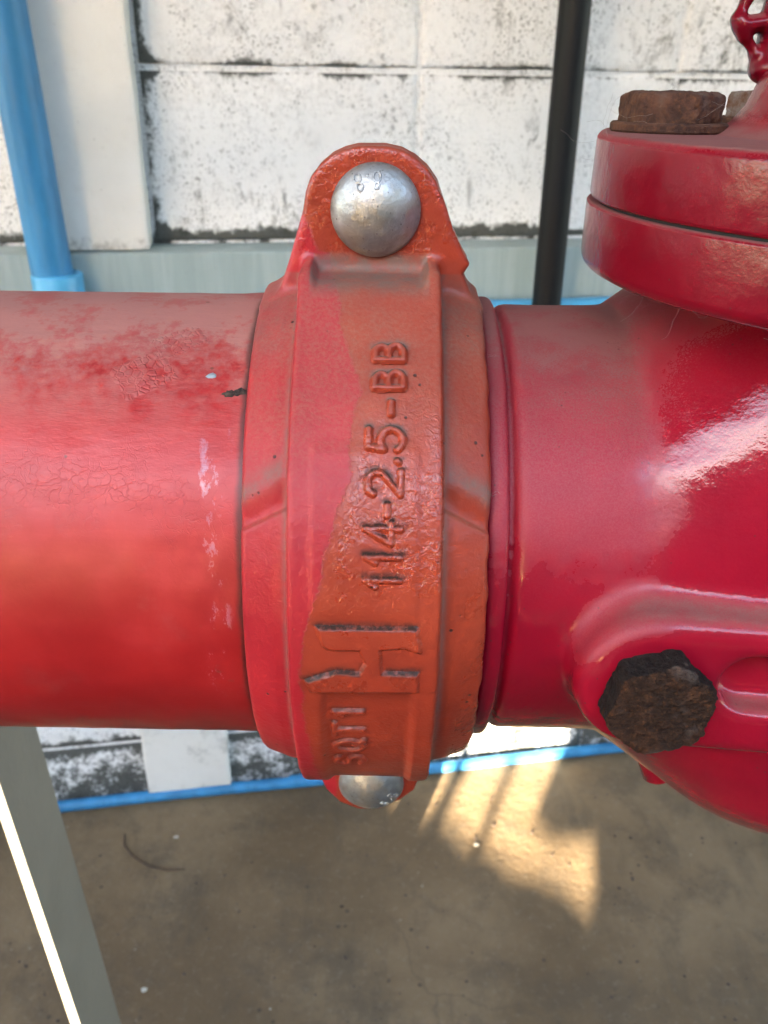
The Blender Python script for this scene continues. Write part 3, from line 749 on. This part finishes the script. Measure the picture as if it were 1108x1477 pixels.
def relief_part(name, dist, x0, x1, a0, a1, height, soft, base, dirt_amt=1.0, step=0.00022):
    xs = np.arange(x0, x1, step); ar = np.arange(a0, a1, step)
    X, A = np.meshgrid(xs, ar, indexing='ij')
    nz_ = vnoise(np.stack((X, A, X * 0), -1), 900, 5) * 0.00010 + vnoise(np.stack((X, A, X * 0), -1), 2600, 6) * 0.00004
    d = dist(X, A) + nz_
    h = height * (1 - sstep(d, -soft, soft))
    keep = d < soft * 1.05
    kc = keep[:-1, :-1] & keep[1:, :-1] & keep[1:, 1:] & keep[:-1, 1:]
    P = surf(X, A, base + h * 1.0 - 0.00012)
    nx, na = X.shape; idx = np.arange(nx * na).reshape(nx, na)
    Q = np.stack((idx[:-1, :-1], idx[1:, :-1], idx[1:, 1:], idx[:-1, 1:]), -1)[kc]
    used = np.unique(Q); mp = np.full(nx * na, -1); mp[used] = np.arange(len(used))
    V = P.reshape(-1, 3)[used]; Q = mp[Q]
    me = np_mesh(name, V, Q)
    me.flip_normals() if me.polygons[0].normal.dot(Vector(V[0]) * Vector((0, 1, 1))) < 0 else None
    coupling_attrs(me, V, 0.25)
    # grime lodged against the upward flank of each stroke
    da = np.gradient(d, axis=1).reshape(-1)[used] / step
    dd = d.reshape(-1)[used]
    g = sstep(da, 0.1, 0.7) * sstep(dd, -soft * 1.3, -soft * 0.2) * dirt_amt
    me.attributes["dirt"].data.foreach_set("value", (g * 0).astype(np.float32))
    me.attributes["grime"].data.foreach_set("value", g.astype(np.float32))
    # the same grime spills on to the casting around the stroke
    thv = np.arctan2(Vh[:, 2], -Vh[:, 1]); near_ = (np.abs(Vh[:, 0]) < HB) & (np.hypot(Vh[:, 1], Vh[:, 2]) > RB - 0.0025) & (np.abs(Vh[:, 2]) < 0.066)
    l_ = -Vh[:, 1] * math.sin(T50) * -1 + np.abs(Vh[:, 2]) * math.cos(T50)
    av = np.where(np.abs(thv) <= T50, thv * RB, np.sign(thv) * (T50 * RB + l_))
    sel = np.nonzero(near_ & (Vh[:, 0] > x0) & (Vh[:, 0] < x1) & (av > a0) & (av < a1))[0]
    e_ = 0.0003; ds = dist(Vh[sel, 0], av[sel]); dg = (dist(Vh[sel, 0], av[sel] + e_) - dist(Vh[sel, 0], av[sel] - e_)) / (2 * e_)
    GRIME[sel] = np.maximum(GRIME[sel], sstep(dg, 0.1, 0.7) * np.exp(-np.maximum(ds - soft, 0) / 0.00055) * dirt_amt * 0.9)
    return link(name, me, "coupling", fh)
def text_dist(items, stroke):
    segs = []
    for ch, xc, ac, wid, hgt in items:
        # text runs upwards: the letter's right is +arc, the letter's top is -x
        for poly in G[ch]:
            pts = [(xc + (0.5 - v) * hgt, ac + (u - 0.5) * wid) for u, v in poly]
            segs += list(zip(pts, pts[1:]))
    def f(X, A):
        d = None
        for a, b in segs:
            q = seg_d(X, A, a, b); d = q if d is None else np.minimum(d, q)
        return d - stroke
    return f
k_ = 0.0011
size_items = [('1', 0.0036, 0.0192, 0.0034, 0.0066), ('1', 0.0036, 0.0237, 0.0034, 0.0066), ('4', 0.0036, 0.0282, 0.0042, 0.0068), ('-', 0.0040, 0.0326, 0.0026, 0.0060),
              ('2', 0.0036, 0.0378, 0.0050, 0.0064), ('.', 0.0036, 0.0420, 0.0020, 0.0054), ('5', 0.0038, 0.0463, 0.0052, 0.0066), ('-', 0.0045, 0.0527, 0.0030, 0.0060),
              ('B', 0.0043, 0.0588, 0.0042, 0.0056), ('B', 0.0043, 0.0652, 0.0042, 0.0056)]
relief_part("size_lettering", text_dist(size_items, 0.00064), -0.002, 0.010, 0.015, 0.071, 0.00092, 0.00042, 0.00035)["label"] = "raised cast lettering 114-2.5-BB"
bt = [('1', -0.0032, -0.0130, 0.0034, 0.0058), ('T', -0.0032, -0.0190, 0.0044, 0.0060), ('Q', -0.0032, -0.0258, 0.0048, 0.0062), ('S', -0.0032, -0.0335, 0.0056, 0.0064)]
bt = [(c, x, a, w, h) for c, x, a, w, h in bt]
relief_part("batch_lettering", text_dist(bt, 0.00066), -0.009, 0.003, -0.040, -0.008, 0.0008, 0.00035, -0.0011, 0.7)["label"] = "raised cast lettering SQT1"
logo = [(-9.24, 9.39), (10.64, 9.4), (11.34, 3.85), (8.03, 4.91), (3.26, 4.51), (3.87, -0.75), (10.94, -0.98), (11.23, -5.83), (-10.54, -6.05), (-11.71, -3.13), (-5.41, -0.74), (-0.84, -1.01), (0.26, 1.55), (-0.84, 4.29), (-6.86, 4.35), (-8.07, 5.43)]
logo = [(a / 1000, b / 1000) for a, b in logo]
relief_part("maker_emblem", lambda X, A: sd_poly(X, A, logo), -0.0128, 0.0125, -0.0075, 0.0108, 0.0010, 0.00058, 0.0, 0.95)["label"] = "raised cast emblem like an H lying on its side"

hm.attributes["grime"].data.foreach_set("value", GRIME.astype(np.float32))

# round-headed bolts
def dome_profile(r=0.0097, hgt=0.0046, rim=0.0010):
    Rs = (r * r + hgt * hgt) / (2 * hgt); pr = [(0.0, 0.0055), (0.0, r * 0.985), (-0.0003, r), (-rim, r)]
    n = 22
    for i in range(1, n + 1):
        a = r * (1 - i / n); pr.append((-rim - (math.sqrt(Rs * Rs - a * a) - (Rs - hgt)), a))
    return pr, Rs
dp, DRs = dome_profile()
bolt_me = lathe("bolt", dp + [], 72, 'y', (0, 0, 0), 50)
def dome_h(rad): return -0.0010 - (math.sqrt(DRs ** 2 - rad ** 2) - (DRs - 0.0046))
def mark_mesh():
    bm = bmesh.new()
    def ring(cx, cz, r, t=0.00023):
        pts = []
        for k in range(15):
            a = 2 * math.pi * k / 14; px, pz = cx + r * 0.85 * math.cos(a), cz + r * math.sin(a)
            pts.append(Vector((px, dome_h(math.hypot(px, pz)) - 0.00003, pz)))
        me = tube("t", pts, t, 6, False); bm.from_mesh(me); bpy.data.meshes.remove(me)
    ring(-0.00385, 0.00660, 0.00085); ring(-0.00325, 0.00495, 0.00075)
    ring(-0.00175, 0.00725, 0.00016); ring(0.0003, 0.00700, 0.00095); ring(0.0003, 0.00535, 0.00062)
    me = bpy.data.meshes.new("grade_mark"); bm.to_mesh(me); bm.free(); me.shade_smooth(); return me
gm_ = mark_mesh()
for k, (z, rot) in enumerate(((0.0799, 0), (-0.0830, 2.4))):
    b = link("bolt", bolt_me, "zinc", cp); b.location = (0.0010, -0.0134, z); b.rotation_euler = (0, rot, 0)
    g = link("grade_mark", gm_, "zinc", b)
    if k == 0: g["label"] = "raised strength mark 8.8"
    sh_ = link("shank", lathe("shank", [(-0.0002, 0.0052), (0.040, 0.0052), (0.040, 0.009), (0.048, 0.009)], 24, 'y'), "zinc", b)

# ------------------------------------------------------------------ valve on the right
vv = empty("check_valve", (0, 0, 0), "glossy crimson cast valve bolted under a round flange, right of the coupling", "valve")
VX, VY = 0.123, -0.011
def f_valve(P):
    x, y, z = P[..., 0], P[..., 1], P[..., 2]; r = np.hypot(y, z)
    lip = smax(r - 0.0573, np.abs(x - 0.0272) - 0.0024, 0.0018)
    s2t = np.minimum(1.0, 1.3 * (z / np.maximum(r, 1e-6)) ** 2)
    slope = 0.15 + 0.58 * s2t
    dxk = x - 0.0590
    ramp = 0.5 * (dxk + np.sqrt(dxk * dxk + 0.0016 ** 2))
    big = 0.0555 + slope * ramp
    neck_r = smin(big, np.full_like(big, 0.0845), 0.012)
    neck = smax((r - neck_r) * 0.82, np.maximum(0.0304 - x, x - 0.24), 0.0036)
    neck = smax(neck, z - 0.0760, 0.002)
    core = np.maximum(r - 0.0535, np.maximum(0.004 - x, x - 0.23))
    body = smin(np.minimum(neck, core), lip, 0.0004)
    # side boss and rib
    xb, zb = 0.0605, -0.0072
    sx = np.clip(x, xb, 0.19)
    dx = np.hypot(x - sx, z - zb)
    face = -0.0655 - 0.10 * np.maximum(x - 0.064, 0)
    boss = smax(dx - 0.0165, np.maximum(face - y, y + 0.01), 0.005)
    body = smin(body, boss, 0.0045)
    s2 = np.clip(x, 0.0800, 0.18)
    slot = smax(np.hypot(x - s2, z - zb - 0.0022) - 0.0066, y - face - 0.0065, 0.003)
    body = smax(body, -slot, 0.0028)
    return body + 0.00012 * vnoise(P, 70, 21)
Vv, Qv = surface_nets(f_valve, (0.002, -0.090, -0.092), (0.20, 0.080, 0.0785), 0.0010)
vb_ = link("valve_body", np_mesh("valve_body", Vv, Qv), "valve", vv)
FL0, FL1, FL2 = 0.0668, 0.0814, 0.0955
FR = 0.0740
def disc(z0, z1, r, e0=0.0022, e1=0.0022, inner=0.0):
    n = 5; pr = [(z0, inner)]
    for i in range(n + 1):
        a = math.pi / 2 * i / n; pr.append((z0 + e0 * (1 - math.sin(a)) if False else z0 + e0 * (1 - math.cos(a)), r - e0 * (1 - math.sin(a))))
    for i in range(n + 1):
        a = math.pi / 2 * i / n; pr.append((z1 - e1 * (1 - math.sin(a)), r - e1 * (1 - math.cos(a))))
    pr.append((z1, inner)); return pr
def rough_lathe(name, prof, off, amp, seg=200):
    me = lathe(name, prof, seg, 'z', off, 60)
    P = np.array([v.co[:] for v in me.vertices]); N_ = P - np.array([off[0], off[1], 0]); N_[:, 2] = 0
    l = np.linalg.norm(N_, axis=1, keepdims=True); N_ = N_ / np.maximum(l, 1e-6)
    P = P + N_ * (amp * vnoise(P, 60, 31) + 0.5 * amp * vnoise(P, 170, 32))[:, None]
    for v, p in zip(me.vertices, P): v.co = p
    return me
link("body_flange", rough_lathe("body_flange", disc(FL0, FL1 - 0.0001, FR + 0.0006, 0.0030, 0.0007, 0.02), (VX, VY, 0), 0.00025), "flange", vv)
link("gasket", lathe("gasket", [(FL1 - 0.0016, FR - 0.0012), (FL1 + 0.0016, FR - 0.0012)], 96, 'z', (VX, VY, 0)), "rubber", vv)
bonnet = link("bonnet", rough_lathe("bonnet", disc(FL1 + 0.0004, FL2, FR, 0.0010, 0.0018, 0.02), (VX, VY, 0), 0.00025), "flange", vv)
bp = [(FL2 - 0.001, 0.0530), (FL2 + 0.0004, 0.0490), (FL2 + 0.0020, 0.0455), (FL2 + 0.0055, 0.0428), (FL2 + 0.0100, 0.0412), (FL2 + 0.0120, 0.0402), (FL2 + 0.0128, 0.0375), (FL2 + 0.0128, 0.0)]
link("boss", rough_lathe("boss", bp, (VX, VY, 0), 0.0004), "flange", bonnet)

def hex_mesh(name, af, hgt, h=0.00045, rough=0.00035, seed=1, kr=0.0006):
    def f(P):
        x, y, z = P[..., 0], P[..., 1], P[..., 2]
        d = None
        for k in range(3):
            a = math.pi / 3 * k; q = np.abs(x * math.cos(a) + y * math.sin(a)) - af / 2
            d = q if d is None else smax(d, q, kr)
        d = smax(d, np.maximum(-z - 0.0005, z - hgt), 0.0008)
        cone = (np.hypot(x, y) - af / 2 * 1.10) * 0.5 + (z - hgt + 0.0006) * 0.866
        d = smax(d, cone, 0.0008)
        return d + rough * (vnoise(P, 650, seed) * 0.6 + vnoise(P, 1500, seed + 1) * 0.4 + vnoise(P, 260, seed + 2) * 0.5)
    V, Q = surface_nets(f, (-af * 0.62, -af * 0.62, -0.0015), (af * 0.62, af * 0.62, hgt + 0.0012), h, 1)
    return np_mesh(name, V, Q)
hx = hex_mesh("flange_bolt", 0.0195, 0.0062)
washer = lathe("washer", [(0, 0.004), (0, 0.0122), (0.0004, 0.0126), (0.0016, 0.0126), (0.0020, 0.0122), (0.0020, 0.004)], 48, 'z')
for k in range(6):
    a = R_(169 - 60 * k); px, py = VX + 0.0588 * math.cos(a), VY + 0.0588 * math.sin(a)
    b = link("flange_bolt", hx, None, vv)
    b.data.materials.append(MAT["rust1"]) if not b.data.materials else None
    if k == 1:
        b.data = hx.copy(); b.data.materials.clear(); b.data.materials.append(MAT["rust2"]); b["label"] = "flaking hex bolt with grey and orange rust"
    b.location = (px, py, FL2 + 0.0018); b.rotation_euler = (0, 0, R_(12 + 23 * k))
    w_ = link("washer", washer, "rust1", b); w_.location = (0, 0, -0.0018)
pl = link("plug_bolt", hex_mesh("plug_bolt", 0.0204, 0.0078, 0.00045, 0.0006, 9, 0.0014), "rust3", vv)
pl.rotation_euler = (R_(90), R_(14), 0); pl.location = (0.0600, -0.0645, -0.0078)
pl["label"] = "big rust-eaten hex plug in the side boss"
link("drain_nub", tube("drain_nub", [(0.0785, -0.018, -0.056), (0.0815, -0.0195, -0.066), (0.0832, -0.0205, -0.0720), (0.0835, -0.0207, -0.0732)], [0.0062, 0.0050, 0.0044, 0.0030], 20), "valve", vv)

# painted bracket above the bonnet, only its left edge is in view
def f_bracket(P):
    x, y, z = P[..., 0], P[..., 1], P[..., 2]
    S_ = [((0.0845, 0.1210), (0.0808, 0.1178), 0.0009), ((0.0808, 0.1178), (0.0795, 0.1140), 0.0011), ((0.0795, 0.1140), (0.0815, 0.1108), 0.0012), ((0.0815, 0.1108), (0.0850, 0.1072), 0.0010),
          ((0.0850, 0.1072), (0.0866, 0.1046), 0.0015), ((0.0866, 0.1046), (0.0900, 0.1072), 0.0026), ((0.0808, 0.1128), (0.0862, 0.1135), 0.0019), ((0.0862, 0.1135), (0.0885, 0.1095), 0.0018),
          ((0.0862, 0.1135), (0.0868, 0.1190), 0.0016), ((0.0890, 0.1050), (0.0900, 0.1400), 0.0040), ((0.0868, 0.1190), (0.0820, 0.1260), 0.0014), ((0.0820, 0.1260), (0.0860, 0.1320), 0.0014), ((0.0860, 0.1320), (0.0900, 0.1400), 0.0022)]
    d = None; x = x + 0.0016; z = z - 0.0036
    for a, b, r in S_:
        q = np.hypot(seg_d(x, z, a, b), (y - 0.004) * 0.55) - r
        d = q if d is None else smin(d, q, 0.0011)
    return d
Vb, Qb = surface_nets(f_bracket, (0.074, -0.008, 0.103), (0.096, 0.016, 0.150), 0.0004)
link("bracket", np_mesh("bracket", Vb, Qb), "bracket", vv)["label"] = "knobbly dark red bracket with holes above the bonnet"

# ------------------------------------------------------------------ slanted steel leg, lower left
C0 = Vector((0.0037, -0.2095, 0.105))
def at(px, py, yy):
    d = fwd + rt * ((px - 554) / 1250.0) - up * ((py - 738.5) / 1250.0)
    t = (yy - C0.y) / d.y
    return C0 + d * t
leg = empty("support_leg", (0, 0, 0), "slanted grey steel leg with one sunlit edge under the red pipe", "support leg")
nt_, nb_ = at(-58, 960, 0.30), at(130, 1520, 0.30)
nt2, nb2 = nt_ + Vector((-0.0085, 0.0, 0)), nb_ + Vector((-0.0085, 0.0, 0))
ft_, fb_ = at(27, 960, 0.40), at(187, 1520, 0.40)
def ext(a, b, z): return a + (b - a) * ((z - a.z) / (b.z - a.z))
zt, zb2 = -0.13, FZ
near = [ext(nt_, nb_, zt), ext(nt_, nb_, zb2)]; near2 = [ext(nt2, nb2, zt), ext(nt2, nb2, zb2)]
far = [ext(ft_, fb_, zt), ext(ft_, fb_, zb2)]
far2 = [v + Vector((-0.0085, 0, 0)) for v in far]
bm = bmesh.new(); n = 14; rings = []
for i in range(n + 1):
    t = i / n; rings.append([bm.verts.new(a.lerp(b, t)) for a, b in (near, far, far2, near2)])
for A, B in zip(rings, rings[1:]):
    for k in range(4): bm.faces.new((A[k], B[k], B[(k + 1) % 4], A[(k + 1) % 4]))
bm.faces.new(rings[0]); bm.faces.new(rings[-1])
bmesh.ops.recalc_face_normals(bm, faces=bm.faces)
lm = bpy.data.meshes.new("leg_plate"); bm.to_mesh(lm); bm.free()
link("leg_plate", lm, "steel", leg)
mid = near[1].lerp(far[1], 0.5)
link("foot_plate", bevel_box("foot_plate", (mid.x - 0.07, mid.y - 0.09, FZ + 0.001), (mid.x + 0.06, mid.y + 0.09, FZ + 0.009), 0.001), "steel", leg)

# ------------------------------------------------------------------ small litter
tw = [Vector((-0.523, 1.093, FZ + 0.004)), Vector((-0.515, 1.062, FZ + 0.004)), Vector((-0.490, 1.034, FZ + 0.006)), Vector((-0.455, 1.013, FZ + 0.004)), Vector((-0.415, 1.002, FZ + 0.006)), Vector((-0.380, 1.005, FZ + 0.004))]
tag(link("dry_stem", tube("dry_stem", tw, [0.0016, 0.0022, 0.0026, 0.0024, 0.002, 0.0012], 8), "twig"), "thin curved dry stem lying on the concrete floor", "stem")
def scatter(name, n, size, mat, label, cat, seed):
    rng = random.Random(seed); bm = bmesh.new()
    for _ in range(n):
        x, y = rng.uniform(-0.7, 0.75), rng.uniform(0.62, 1.24); s_ = size * rng.uniform(0.4, 1.6); a = rng.uniform(0, 6.28)
        vs = []
        for k in range(5):
            q = a + k * 1.2566; rr = s_ * rng.uniform(0.5, 1.2)
            vs.append((x + rr * math.cos(q), y + rr * math.sin(q) * 0.7, FZ + 0.0025 + rng.uniform(0, 0.35) * s_))
        top = [bm.verts.new(v) for v in vs]; bot = [bm.verts.new((v[0], v[1], FZ + 0.0003)) for v in vs]
        bm.faces.new(top)
        for k in range(5): bm.faces.new((bot[k], bot[(k + 1) % 5], top[(k + 1) % 5], top[k]))
    bmesh.ops.recalc_face_normals(bm, faces=bm.faces)
    me = bpy.data.meshes.new(name); bm.to_mesh(me); bm.free()
    tag(link(name, me, mat), label, cat, kind="stuff")
scatter("paint_flakes", 6, 0.0038, "flake", "small pale paint flakes scattered over the floor", "litter", 5)
scatter("floor_grit", 130, 0.0024, "gum", "dark grit scattered over the concrete floor", "litter", 6)
# dusty cobweb strands about the flange and in the crevices
def strands(seed):
    rng = random.Random(seed); bm = bmesh.new()
    def strand(p, l, drift, r=0.000016):
        p = Vector(p); d = Vector(drift).normalized(); pts = [p.copy()]
        for _ in range(7):
            d = (d + Vector([rng.uniform(-.55, .55) for _ in range(3)])).normalized(); p = p + d * l / 7; pts.append(p.copy())
        me = tube("t", pts, r, 4, False); bm.from_mesh(me); bpy.data.meshes.remove(me)
    for _ in range(8):     # under the rim of the body flange
        a = R_(rng.uniform(178, 236)); strand((VX + (FR - 0.001) * math.cos(a), VY + (FR - 0.001) * math.sin(a), FL0 + 0.001), rng.uniform(0.003, 0.009), (0, -0.2, -1))
    for _ in range(4):     # round the front flange bolt
        strand((0.0655 + rng.uniform(-0.014, 0.008), -0.010 + rng.uniform(-0.003, 0.004), FL2 + rng.uniform(0.001, 0.007)), rng.uniform(0.004, 0.010), (rng.uniform(-1, 1), -0.3, rng.uniform(-.3, .3)))
    for _ in range(5): strand((0.0495, -0.012, FL2 - 0.001), rng.uniform(0.006, 0.012), (-0.6, -0.2, rng.uniform(-.4, 1)))
    for _ in range(0): strand((0.0495 + rng.uniform(0, .004), -0.0725, 0.002 + rng.uniform(-.002, .003)), rng.uniform(0.003, 0.007), (rng.uniform(-1, 1), -0.4, rng.uniform(-.6, .3)))
    for _ in range(4):
        dg = rng.uniform(30, 85); strand(pipe_pt(0.0255, dg, 0.0585), rng.uniform(0.002, 0.004), (0.4, -0.7, 0.3))
    me = bpy.data.meshes.new("cobweb"); bm.to_mesh(me); bm.free()
    tag(link("cobweb", me, "web"), "wispy dusty cobweb strands caught on the valve flange and bolts", "cobweb", kind="stuff")
strands(4)

# ------------------------------------------------------------------ added out of view to shape the light: wall with cut openings, bars, roof
SY = -3.0
def to_shade(p):
    k = (p[1] - SY) / (-sun_vec.y); return p[0] + sun_vec.x * k, p[2] + sun_vec.z * k
from mathutils.geometry import delaunay_2d_cdt
sw = empty("added_shade_wall", (0, SY, FZ), None, None)
tag(sw, kind="structure")
TOPZ = 2.0
floor_patch = [(0.030, 1.195, 0), (0.235, 1.055, 0), (0.414, 0.920, 0), (0.452, 1.110, 0), (0.400, 1.105, 0), (0.360, 1.100, 0), (0.338, 1.150, 0), (0.440, 1.375, 0.0), (0.440, 1.375, 0.12), (0.03, 1.305, 0.12)]
hole1 = [to_shade((x, y, FZ + z)) for x, y, z in floor_patch]
la, lb = near[0].lerp(near[1], 0.10), near[0].lerp(near[1], 0.70)
ua, ub = to_shade(tuple(la)), to_shade(tuple(lb))
hole2 = [(ub[0] - 0.045, ub[1]), (ub[0] + 0.02, ub[1]), (ua[0] + 0.02, ua[1]), (ua[0] - 0.045, ua[1])]
def rag(poly, seed):
    rng = random.Random(seed); out = []
    for i, p in enumerate(poly):
        q = poly[(i + 1) % len(poly)]; n = max(1, int(math.dist(p, q) / 0.05))
        for k in range(n):
            t = k / n; out.append((p[0] + (q[0] - p[0]) * t + rng.uniform(-.004, .004), p[1] + (q[1] - p[1]) * t + rng.uniform(-.004, .004)))
    return out
loops = [[(-9, FZ), (9, FZ), (9, TOPZ), (-9, TOPZ)], rag(hole1, 1), rag(hole2, 2)]
flat = [p for l in loops for p in l]
ed = []; o_ = 0
for l in loops:
    ed += [(o_ + i, o_ + (i + 1) % len(l)) for i in range(len(l))]; o_ += len(l)
cv, _, cf, _, _, _ = delaunay_2d_cdt([Vector(p) for p in flat], ed, [], 0, 1e-6)
flat = [tuple(v) for v in cv]
def inside(p, poly):
    c = False
    for i in range(len(poly)):
        a, b = poly[i], poly[i - 1]
        if (a[1] > p[1]) != (b[1] > p[1]) and p[0] < (b[0] - a[0]) * (p[1] - a[1]) / (b[1] - a[1]) + a[0]: c = not c
    return c
tris = [t for t in cf if not any(inside((sum(flat[i][0] for i in t) / 3, sum(flat[i][1] for i in t) / 3), h) for h in loops[1:])]
bm = bmesh.new(); fr = [bm.verts.new((x, 0.02, z - FZ)) for x, z in flat]; bk = [bm.verts.new((x, -0.02, z - FZ)) for x, z in flat]
for t in tris:
    bm.faces.new([fr[i] for i in t]); bm.faces.new([bk[i] for i in reversed(t)])
bm.verts.index_update()
for e in [e for e in bm.edges if e.is_boundary and e.verts[0].co.y > 0]:
    a, b = e.verts[0].index, e.verts[1].index
    bm.faces.new((fr[a], fr[b], bk[b], bk[a]))
bmesh.ops.recalc_face_normals(bm, faces=bm.faces)
me = bpy.data.meshes.new("panel"); bm.to_mesh(me); bm.free()
link("panel", me, "concrete", sw)
for fx, fy, rr in ((0.215, 1.093, 0.0105), (0.125, 1.15, 0.017)):
    ux, uz = to_shade((fx, fy, FZ))
    link("shadow_bar", tube("shadow_bar", [(ux, 0.0, uz - 0.25 - FZ), (ux, 0.0, uz + 0.35 - FZ)], rr, 12), "steel", sw)  # bars added to throw stripe shadows across the sun patch
tag(link("added_shade_roof", bevel_box("added_shade_roof", (-7, -1.05, 1.45), (7, 1.9, 1.50), 0), "concrete"), kind="structure")  # unseen slab added overhead to cut the high sky light
